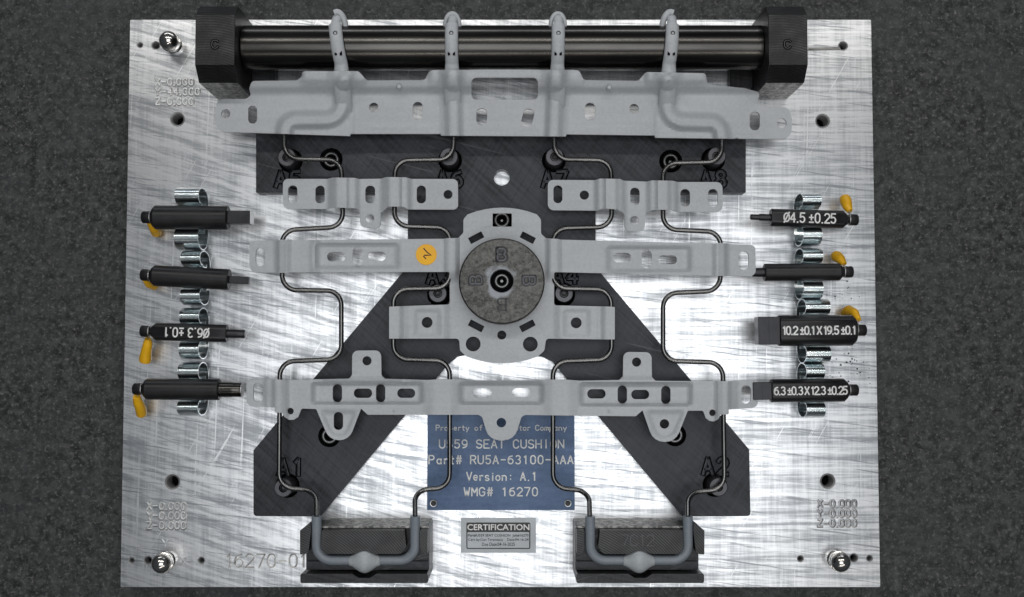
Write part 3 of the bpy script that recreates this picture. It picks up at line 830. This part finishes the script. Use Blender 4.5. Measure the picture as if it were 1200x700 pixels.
# hub with long arms
hub = [(292, 282, 6), (325, 282, 0), (329, 281, 0), (338, 281, 0), (342, 281.5, 0), (520, 280, 0), (524, 279.3, 0), (537, 279, 2), (543, 273, 4), (543, 257, 6)]
hub += [(588.5+108*math.sin(math.radians(a)), 351.5-108*math.cos(math.radians(a)), 0) for a in (-22, -16, -10, -5, 0, 5, 10, 16, 22)]
hub += [(634, 257, 6), (634, 274, 4), (640, 279.5, 2), (653, 280, 0), (657, 281, 0), (838, 285.5, 0), (842, 284.8, 0), (851, 285.2, 0), (855, 286.3, 0), (885.3, 287.2, 6), (885.8, 324, 7), (855, 323.2, 0), (838, 323.5, 0), (800, 322.5, 0),
        (649.5, 319, 2), (649.3, 358, 3), (716, 359.5, 1), (720.5, 360, 1), (720.5, 398, 1), (714, 398, 1), (640, 397, 4), (638, 411, 5)]
hub += [(588.5+112*math.sin(math.radians(a)), 314+112*math.cos(math.radians(a)), 0) for a in (22, 16, 10, 5, 0, -5, -10, -16, -22)]
hub += [(539, 411, 5), (538, 397, 4), (462, 397, 1), (456, 397, 1), (456, 359.5, 1), (462, 359.3, 1), (527, 357, 3), (527, 318.8, 2), (340, 319.3, 0), (336, 320, 0), (326, 319.8, 0), (292.5, 319, 7)]
hh = [slot(305, 301.5, 10.8, 21), slot(394, 301, 21.5, 11), slot(419, 301, 11.5, 22), slot(441.5, 300.5, 21, 11), slot(729, 302, 21, 11), slot(758, 304, 11.5, 21.5), slot(782.5, 304.5, 21.5, 10.5), slot(871.5, 305.5, 12, 21.5),
      rrect(588.5, 258, 22.5, 15.5, .8), rrect(558, 278.7, 17.5, 8, .8, -.48), rrect(618.5, 278.7, 17.5, 8, .8, .48), rrect(558, 382, 18, 8, .8, .48), rrect(618, 382, 18, 8, .8, -.48),
      circ(588, 392.8, 5.3), circ(554.5, 403.3, 8.7), circ(621.5, 403.5, 8.7), circ(500.5, 378, 6.4), circ(675.2, 378.5, 6.4)]
def pocket(x, y, a, b, c, d, w=3.5): return band(x, a, b, w+2)*band(y, c, d, w)
def f_hub(x, y):
    z = Z0
    if y < 340 and (x < 545 or x > 632):
        z += 10*band(x, 325, 338, 6)+6*band(x, 336, 372, 7)-1.5*pocket(x, y, 370, 466, 287, 314)+4.5*band(x, 366, 520, 6)*(1-pocket(x, y, 370, 466, 287, 314, 4))*(1-0)
        fy = 1-ss(316, 334, y)
        z += 9*band(x, 522, 536, 5)*fy
        z += 9*band(x, 642, 656, 5)*fy+4.5*band(x, 657, 811, 6)*(1-pocket(x, y, 713, 808, 290, 318, 4))-1.5*pocket(x, y, 713, 808, 290, 318)+6*band(x, 811, 840, 7)+10*band(x, 838, 851, 6)
    elif y >= 340:
        z += 9*band(x, 446, 471, 6)+4*band(x, 474, 524, 8)-3*pocket(x, y, 487, 515, 364, 393)
        z += 9*band(x, 706, 731, 6)+4*band(x, 653, 704, 8)-3*pocket(x, y, 661, 690, 364, 394)
    return z
bracket('hub_bracket', roundpoly(hub, 4, 4), hh, f_hub)

# lower long bracket
o4 = [(288.5, 444, 7), (318, 444.5, 0), (330, 445.2, 0), (340, 445.5, 0), (409, 443.8, 4), (412.5, 440, 4), (412.8, 411, 7), (446.5, 410.8, 7), (447, 440, 4), (451, 444, 4), (500, 445.5, 0), (515, 444.7, 0), (535, 444.7, 0), (550, 445.8, 0),
      (630, 445.8, 0), (645, 445, 0), (665, 445.2, 0), (680, 446.3, 0), (726, 445.5, 4), (730, 441, 3), (730.5, 412.5, 7), (763.5, 413, 7), (764, 442, 3), (768, 446.5, 4), (835, 447, 0), (853, 447, 0), (862, 446, 0), (887.5, 445.5, 8), (888.8, 478, 8), (862, 479.5, 0), (854, 480, 0), (854, 486, 1), (846, 486, 1)]
o4 += [(835+9.7*math.cos(math.radians(a)), 484.5+9.7*math.sin(math.radians(a)), 0) for a in (10, 45, 80, 110, 145, 175)]
o4 += [(824, 481.5, 3), (806, 481.5, 2), (791.5, 518, 17), (766, 518, 17), (753, 481, .5), (745, 488, 2), (692, 487.5, 0), (615, 486.5, 5), (611, 489, 4), (602.5, 516, 16), (573, 516, 16), (565, 489, 4), (561, 486.3, 5),
       (431, 486.2, 2), (423, 479, .5), (409, 516, 17), (386, 516, 17), (370.5, 479.5, 2), (353, 479, 3)]
o4 += [(341.3+10.4*math.cos(math.radians(a)), 482.5+10*math.sin(math.radians(a)), 0) for a in (5, 40, 75, 105, 140, 170)]
o4 += [(331, 484, .5), (322, 483.5, 1), (322, 478, .5), (313, 477, 0), (289, 476.3, 7)]
h4 = [slot(302.5, 460, 11.5, 22), slot(395.3, 461, 11, 21), slot(425.3, 461, 21.5, 11), slot(446, 461, 11, 21), slot(476, 461, 21, 11), slot(565, 460.5, 22, 11), slot(611, 460.5, 22, 11), slot(699, 461.7, 21.5, 11), slot(729.3, 462.5, 11, 21),
      slot(750.3, 462.5, 21, 11), slot(780.3, 463, 11, 21), slot(874.5, 462.5, 11.5, 21.5), circ(430, 423, 5.4), circ(746, 424.5, 5.4), slot(396.5, 493.5, 11, 21), circ(778.7, 497, 5.6), circ(340.3, 482, 3.9), circ(835, 484, 3.9), circ(587.5, 495.5, 5.6)]
uL = f2([(370.5, 479.5), (386, 516), (409, 516), (423, 479)], 17)
uR = f2([(753, 481), (766, 518), (791.5, 518), (806, 481.5)], 17)
def f_r4(x, y):
    z = Z0
    hi = 6
    z += 4*band(x, 311, 322, 4)+11*band(x, 321, 336, 5)+6.5*band(x, 334, 842, 6)+11*band(x, 840, 855, 5)+4*band(x, 853, 862, 4)
    pk = max(pocket(x, y, 367, 494, 449, 473, 4), pocket(x, y, 540, 635, 449, 473, 4), pocket(x, y, 681, 809, 450, 475, 4))
    z -= 9.5*pk
    z += 3.2*(band(x, 502, 533, 12)+band(x, 642, 672, 12))
    if y < 446: z -= 5*ss(446, 441, y)
    for pl in (uL, uR):
        if y > 479 and pl[0][0] < x < pl[-1][0]:
            z -= 4.5*ss(2.0, 7.5, seg_dist((x, y), pl))*ss(479, 487, y)
    return z
bracket('long_bracket', roundpoly(o4, 4, 4), h4, f_r4)
for px, py in ((461.5, 481), (714, 482.5)):
    c = W(px, py, Z0+8)
    mesh('gate_pip', lathe([(1.6, 55), (1.5, Z0+7.6), (0, Z0+8)], (c.x, c.y, 0), n=12), mat_t, NYLON3)

# ------------------------------------------------------------------ clamp disc
ZD = 76
dc = W(588, 329.5, ZD)
disc = thing('clamp_disc', 'round worn steel clamp disc marked with four letters B, over the hub', 'disc', (dc.x, dc.y, Z0+.3))
dh = circ(dc.x, dc.y, 12.6, 40)
dd = mesh('disc_body', solid(circ(dc.x, dc.y, 46.8, 96), [dh], ZD, Z0+.4, warp=ident), disc, DISCM, bevel=1.0, smooth=40)
mesh('disc_rim', lathe([(46.5, Z0+.5), (47.6, Z0+1), (47.6, ZD-1.6), (46.7, ZD-1.2)], (dc.x, dc.y, 0), n=80), disc, SCREW)
mesh('disc_spigot', prism(dc.x, dc.y, .6, Z0+.3, 30), disc, BLACKOX)
mesh('bolt_pit', prism(dc.x, dc.y, Z0+.5, ZD-9, 12.5), disc, DARKHOLE)
cap_screw(588, 329.5, ZD-3, disc, 8.6)
q = W(588, 329.5, ZD-8); mesh('socket_glint', prism(q.x, q.y, ZD-9.3, ZD-8.9, 1.6, n=14), disc, RIM_GLINT)
for ang, px, py in ((0, 588, 298.5), (PI/2, 557.5, 328), (-PI/2, 620, 329), (PI, 588, 357)):
    mesh('engraved_letter', letters('B', px, py, ZD+.1, 13, 9, 9, 2.9 if ang == 0 else 2.1, rot=ang, align='c', flat=.1), disc, SCREW if ang != PI else DISCM)
    mesh('letter_groove', letters('B', px, py, ZD+.3, 13, 9, 9, .8, rot=ang, align='c', flat=.2), disc, POSTTOP if ang != PI else TIPM)

# orange inspection sticker
c = W(499.5, 298.5, Z0+5.2)
zt = Z0+4.5+.25
stk = thing('round_sticker', 'small round orange sticker with a handwritten mark on the left hub arm', 'sticker', (c.x, c.y, zt))
mesh('paper_disc', prism(c.x, c.y, zt, zt+.4, 11.8, 11.7, 48), stk, ORANGE)
pl = [W(x, y, zt+.6) for x, y in ((496.3, 291), (500, 295.2), (505.3, 299.5), (501, 299.3), (497.5, 299.3), (496.3, 300.5), (499.2, 303.6))]
mesh('pen_mark', tube(pl, .65, 6, flat=.3), stk, INK)

# ------------------------------------------------------------------ data plaque and label
pa = W(501, 470, 2); pb = W(673.5, 598, 2)
pq = thing('data_plaque', 'blue anodised data plaque engraved with seat cushion part number', 'plaque', ((pa.x+pb.x)/2, (pa.y+pb.y)/2, .3))
pq_h = [wc(508, 590, 4.0), wc(665.5, 590, 4.0)]
mesh('plaque_sheet', solid(roundpoly([(pa.x, pb.y), (pb.x, pb.y), (pb.x, pa.y), (pa.x, pa.y)], 1), pq_h, 2, .3, warp=ident), pq, BLUE, bevel=.4, smooth=40)
for px in (508, 665.5):
    p = W(px, 590, 2)
    mesh('rivet', lathe([(4.3, 2.1), (4.0, 2.9), (2.6, 2.7), (2.2, .6), (0, .5)], (p.x, p.y, 0), n=24), pq, SCREW)
    mesh('rivet_rim', lathe([(4.5, 2.15), (3.9, 3.1), (3.2, 3.0)], (p.x, p.y, 0), n=24), pq, BRIGHTEDGE)
rows = [('Property of Ford Motor Company', 588, 501.5, 6.0, 4.1, 5.15, .55, (511, 664)),
        ('U559 SEAT CUSHION', 588, 520.5, 9.5, 6.2, 8.9, .75, (515, 660.5)),
        ('Part# RU5A-63100-AAA', 588, 539, 9.5, 6.0, 8.1, .75, (502.7, 671.5)),
        ('Version: A.1', 588, 558.5, 9.5, 5.6, 8.0, .75, (547, 629)),
        ('WMG# 16270', 588, 576.5, 9.5, 6.2, 9.0, .75, (544, 630))]
for t, x, y, h, cw, pitch, r, (xl, xr) in rows:
    n = len(t); wdt = W(xr, y, 2).x-W(xl, y, 2).x
    for _ in range(14): pitch *= wdt/strokes(t, h, cw, pitch, PLAQ)[1]
    mesh('engraved_lettering', letters(t, xl, y+h/2, 2.15, h, cw, pitch, r, narrow=PLAQ, flat=.25), pq, WHITEINK)

la = W(540, 648, .5); lb = W(628, 607, .5)
cl = thing('certification_label', 'small silver foil certification label below the blue plaque', 'label', ((la.x+lb.x)/2, (la.y+lb.y)/2, .3))
mesh('foil', box(la.x, lb.x, la.y, lb.y, .3, .9), cl, FOIL)
def flat_poly(out, holes, z, name, mat, par):
    vo, T = fill([tuple(W(x, y, z)[:2]) for x, y in out], [[tuple(W(x, y, z)[:2]) for x, y in h] for h in holes])
    T = [t if (vo[t[1]][0]-vo[t[0]][0])*(vo[t[2]][1]-vo[t[0]][1])-(vo[t[1]][1]-vo[t[0]][1])*(vo[t[2]][0]-vo[t[0]][0]) > 0 else (t[0], t[2], t[1]) for t in T]
    return mesh(name, ([(x, y, z) for x, y in vo], T), par, mat, smooth=None)
flat_poly(rrect(584, 628, 75, 31, 1.8), [rrect(584, 633, 72.4, 18.6, 1)], 1.1, 'printed_border', BLACKINK, cl)
font_text('printed_heading', 'CERTIFICATION', 584, 618, 1.35, 7.0, 72, WHITEINK, cl, .02)
font_text('printed_line', 'Part#U559 SEAT CUSHION  Job#16270', 584, 628, 1.35, 3.9, 70, BLACKINK, cl, .012)
font_text('printed_line', 'Cert by:Dan Taranescu    Date:04-16-24', 584, 633, 1.35, 4.0, 70, BLACKINK, cl, .004)
font_text('printed_line', 'Due Date:04-16-2025', 584, 638, 1.35, 3.9, 38, BLACKINK, cl, .006)

# ------------------------------------------------------------------ spring clips and plug gauges
def spring_clip(xa, xb, ytop, ybot, ya, yb, xin, label, zc=24, hz=21):
    """xa,xb plan ends of the strip seen at its top; ytop/ybot outer plan limits; ya,yb inner limits"""
    zt = zc+hz
    A = W(xa, (ytop+ybot)/2, zt); B = W(xb, (ytop+ybot)/2, zt)
    c = Vector(((A.x+B.x)/2, A.y, .3))
    t = thing('spring_clip', label, 'spring clip', c, 'zinc plated spring clips along the plate edges')
    for sgn, yo, yi in ((1, ytop, ya), (-1, ybot, yb)):
        Yo = W(xa, yo, zc+8).y; Yi = W(xa, yi, zc+8).y
        cy = (Yo+Yi)/2; ry = abs(Yo-Yi)/2
        V, Fc = [], []
        th = 1.0; N = 34; pts = []
        # loop: from under the gauge, out along the foot, up, over and down to the crimp
        for k in range(N+1):
            a = math.radians(-95+ (k/N)*300)           # from bottom, round the outside, over the top, down the inner side
            pts.append((cy+sgn*ry*math.cos(a), zc+hz*math.sin(a)))
        pts = [(c.y, .9), (cy-sgn*ry*.3, .9)] + pts[2:] + [(cy-sgn*(ry*.55), zc-hz*.45)]
        # crimp
        k0 = len(pts)-8
        pts[k0] = (pts[k0][0]+sgn*2.2, pts[k0][1])
        m = len(pts); nrm = []
        for i in range(m):
            dy = pts[min(i+1, m-1)][0]-pts[max(0, i-1)][0]; dz = pts[min(i+1, m-1)][1]-pts[max(0, i-1)][1]
            l = math.hypot(dy, dz) or 1; nrm.append((-dz/l, dy/l))
        for (y, z), (ny, nz) in zip(pts, nrm):
            for x in (A.x, B.x):
                for q in (th*.5, -th*.5): V.append((x, y+ny*q, max(.35, z+nz*q)))
        for i in range(m-1):
            a = i*4; b = a+4
            for u, w in ((0, 1), (1, 3), (3, 2), (2, 0)): Fc.append((a+u, a+w, b+w, b+u))
        Fc += [(0, 2, 3, 1), (m*4-4, m*4-3, m*4-1, m*4-2)]
        mesh('spring_loop', (V, Fc), t, ZINC, smooth=40)
    mesh('fixing_screw', lathe([(4.5, .6), (4.5, 3), (3.5, 4.6), (0, 5)], (c.x, c.y, 1), n=20), t, SCREW)
cl_g = [
 (204, 232, 220, 292, 241, 267, 1, 'spring clip holding the gauge with the square end, top of its column'),
 (211, 234, 294, 357, 313, 337, 1, 'spring clip under the smooth gauge with the thin flat tip'),
 (209.5, 232.5, 361, 420.5, 381, 399, 1, 'spring clip under the gauge with upside-down white lettering'),
 (207.5, 232, 425, 487, 446, 468, 1, 'spring clip holding the gauge with the polished round tip'),
 (941.5, 963.5, 226.5, 287.5, 245, 265, -1, 'spring clip under the gauge lettered 4.5'),
 (942, 965, 291, 350.5, 310, 328, -1, 'spring clip under the plain slim gauge behind the hub arm end'),
 (945, 974, 350.8, 425.5, 370, 404, -1, 'wide spring clip under the thick gauge lettered 10.2'),
 (945.5, 967.5, 425.8, 489.5, 445, 470, -1, 'spring clip under the gauge lettered 6.3 X 12.3')]
for g in cl_g: spring_clip(*g)

def gauge(p0, p1, r, tip, screw_r, lug, label, flat=None, text=None, tcol=None, z=44, flip=False, rearring=True, chamf=3.0, tipend=None):
    """p0 = screw end of the body, p1 = tip end (plan coords); tip = (kind, length, half, half2)"""
    A = W(p0[0], p0[1], z+r*.5); B = W(p1[0], p1[1], z+r*.5)
    A.z = B.z = z
    d = B-A; L = d.length; rot = math.atan2(d.y, d.x)
    t = thing('plug_gauge', label, 'plug gauge', ((A.x+B.x)/2, (A.y+B.y)/2, z-r), 'black plug gauges held in spring clips')
    r = r/1.035
    def sect(u, w, rr):
        if flat: lim = r*flat; w = max(-lim, min(lim, w)) if rr > r*.8 else max(-lim, min(lim, w))
        return u, w
    org = (A.x, A.y, z)
    mesh('gauge_body', lathe([(0, 0), (r-chamf, 0), (r, chamf*1.1), (r, L-.8), (r-.8, L), (0, L)], org, 'x', 48, sect, rot), t, GAUGE, smooth=40, bevel=.3)
    kind, tl, ta, tb = tip
    u = Vector((math.cos(rot), math.sin(rot), 0)); s = Vector((-u.y, u.x, 0))
    if kind == 'round':
        mesh('gauge_tip', lathe([(0, L), (ta, L), (ta, L+tl*.55), (tb, L+tl*.55), (tb, L+tl-1), (tb-.8, L+tl), (0, L+tl)], org, 'x', 32, None, rot), t, TIPM if not tipend else ROD, smooth=40)
        if tipend: mesh('tip_end_face', lathe([(tb-.3, L+tl-.2), (tb-.3, L+tl+.8), (0, L+tl+.8)], org, 'x', 32, None, rot), t, BRIGHTEDGE)
    else:
        V = []
        for x in (L, L+tl):
            for a, b in ((-1, -1), (1, -1), (1, 1), (-1, 1)):
                V.append(A+u*x+s*(ta*a)+Vector((0, 0, tb*b)))
        mesh('gauge_tip', (V, [(0, 3, 2, 1), (4, 5, 6, 7), (0, 1, 5, 4), (1, 2, 6, 5), (2, 3, 7, 6), (3, 0, 4, 7)]), t, TIPM, bevel=.8)
        V = [A+u*(L+x)+s*((ta+.25)*a)+Vector((0, 0, (tb+.25)*b)) for x in (tl*.5, tl*.5+.5) for a, b in ((-1, -1), (1, -1), (1, 1), (-1, 1))]
        mesh('scribed_line', (V, [(0, 3, 2, 1), (4, 5, 6, 7), (0, 1, 5, 4), (1, 2, 6, 5), (2, 3, 7, 6), (3, 0, 4, 7)]), t, SCREW, smooth=None)
        if tipend:
            V = [A+u*(L+tl+x)+s*((ta-.1)*a)+Vector((0, 0, (tb-.1)*b)) for x in (.1, 1.2) for a, b in ((-1, -1), (1, -1), (1, 1), (-1, 1))]
            mesh('tip_end_face', (V, [(0, 3, 2, 1), (4, 5, 6, 7), (0, 1, 5, 4), (1, 2, 6, 5), (2, 3, 7, 6), (3, 0, 4, 7)]), t, BRIGHTEDGE)
    # end screw with washer
    sr = screw_r
    def kn(uu, ww, rr): return uu, ww
    mesh('shank', lathe([(sr*.5, .1), (sr*.5, -4)], org, 'x', 16, None, rot), t, SCREW)
    mesh('loop_washer', tube([A+u*(-2.6)+s*(math.cos(a)*sr*.95)+Vector((0, 0, math.sin(a)*sr*.95)) for a in [2*PI*k/20 for k in range(21)]], .8, 8), t, BRIGHTEDGE, smooth=60)
    hp = [(0, -3.6), (sr, -3.6), (sr, -11), (sr-1, -12.3), (sr*.55, -12.3), (sr*.5, -8), (0, -8)]
    V, Fc = lathe(hp, org, 'x', 40, lambda a, b, rr: ((a*1.0, b*1.0) if rr < sr*.9 else (a*(1+.03*math.cos(20*math.atan2(b, a))), b*(1+.03*math.cos(20*math.atan2(b, a))))), rot)
    mesh('knurled_screw', (V, Fc), t, SCREW, smooth=50)
    if lug:
        P = [W(x, y, zz) for x, y, zz, _ in lug]; R = [q[3] for q in lug]
        fp = fillet(P, 3, 3) if False else P
        # resample
        Q, RR = [], []
        for i in range(len(P)-1):
            for k in range(5):
                s_ = k/5; Q.append(P[i].lerp(P[i+1], s_)); RR.append(R[i]*(1-s_)+R[i+1]*s_)
        Q.append(P[-1]); RR.append(R[-1]*.93)
        mesh('yellow_sleeve', tube(Q, lambda i, p: RR[i], 18), t, YELLOW, smooth=50)
        a0 = A+u*(-2.6)
        mesh('ring_terminal', tube([a0, a0.lerp(P[0], .6), P[0].lerp(P[1], .3)], .9, 8), t, BRIGHTEDGE)
    if text:
        txt, xl, xr, h, yb = text
        zt = z+r*flat+.12
        n = len(txt)
        m_ = W((xl+xr)/2, yb, zt)
        wdt = W(xr, yb, zt).x-W(xl, yb, zt).x
        pitch = h*.86
        for _ in range(12):
            w1 = strokes(txt, h, h*.54, pitch, TIGHT)[1]; pitch *= (wdt/w1)
        base_rot = rot if math.cos(rot) > 0 else rot+PI
        if flip: base_rot += PI
        mesh('engraved_lettering', letters(txt, 0, 0, zt, h, h*.54, pitch, tcol or .85, rot=base_rot, align='c', narrow=TIGHT, world=m_, flat=.2), t, WHITEINK)
    return t
gauge((177, 254), (266, 254.5), 14.2, ('flat', 26, 7.5, 7.5), 6.7, [(174, 259, 38, 3), (180, 267, 26, 5.5), (183, 272, 12, 6.2), (184, 272, 6, 6.0)],
      'thick smooth black plug gauge with a square end, top of its column', tipend=True)
gauge((176, 322.5), (267.5, 327.5), 12.3, ('flat', 22.5, 4.3, 3.6), 6.4, [(170, 329, 38, 2.6), (174, 333.5, 28, 4.0), (181, 336, 14, 4.6)],
      'slightly tilted smooth black gauge with a thin flat tip')
gauge((176, 388.5), (265, 391), 10.3, ('round', 20.5, 4.9, 4.7), 6.2, [(173, 397, 38, 3.4), (173.5, 402, 34, 5.2), (171.5, 412, 28, 6.0), (170, 423, 22, 7.4)],
      'slim black gauge with upside-down white lettering and a hanging yellow sleeve', flat=.80, text=('\u00d86.3 \u00b10.1', 193, 244.5, 10, 390), flip=True, tcol=.85, chamf=4.5)
gauge((167, 456.3), (256, 457), 12.3, ('round', 25, 8.3, 8.1), 6.4, [(160, 465, 40, 4.2), (162, 472, 32, 5.6), (165, 479, 24, 6.2), (166, 486, 18, 6.0)],
      'smooth black gauge with a polished round tip, bottom of its column', tipend=True)
gauge((994, 257), (904, 254.5), 10.5, ('round', 23, 4.0, 3.2), 6.3, [(996, 247.5, 40, 3.4), (993, 242, 36, 5.6), (991, 236, 30, 6.8), (990, 232.5, 26, 6.2)],
      'slim black gauge lettered 4.5 with a pin tip and yellow sleeve', flat=.80, text=('\u00d84.5 \u00b10.25', 919, 979.5, 10.5, 255.5), tcol=.85, chamf=4.5)
gauge((988, 318.5), (896.5, 319), 10.2, ('round', 14, 5.2, 5.0), 6.3, [(989.5, 309.5, 40, 3.0), (985, 304, 34, 5.4), (981, 301, 26, 6.6), (979, 300.5, 20, 6.0)],
      'plain slim black gauge whose tip runs under the hub arm', flat=None)
gauge((1004.5, 387), (914, 387.5), 18, ('flat', 24.5, 15.6, 11), 6.3, [(1006, 375, 42, 3.2), (1001.5, 367, 34, 5.0), (995, 364.5, 22, 6.4), (990, 367, 12, 6)],
      'thickest black gauge lettered 10.2 X 19.5, with a wide flat tip', flat=.80, text=('10.2 \u00b10.1 X 19.5 \u00b10.1', 917.5, 1003, 8.8, 387.3), tcol=.85, z=46, chamf=3.5)
gauge((994.5, 457.5), (904.5, 458.3), 13.5, ('flat', 21, 9.8, 8), 6.3, None,
      'black gauge lettered 6.3 X 12.3, tip hidden behind the lower bracket', flat=.80, text=('6.3 \u00b10.3 X 12.3 \u00b10.25', 907.5, 993, 8.6, 458), tcol=.8, chamf=3.5)
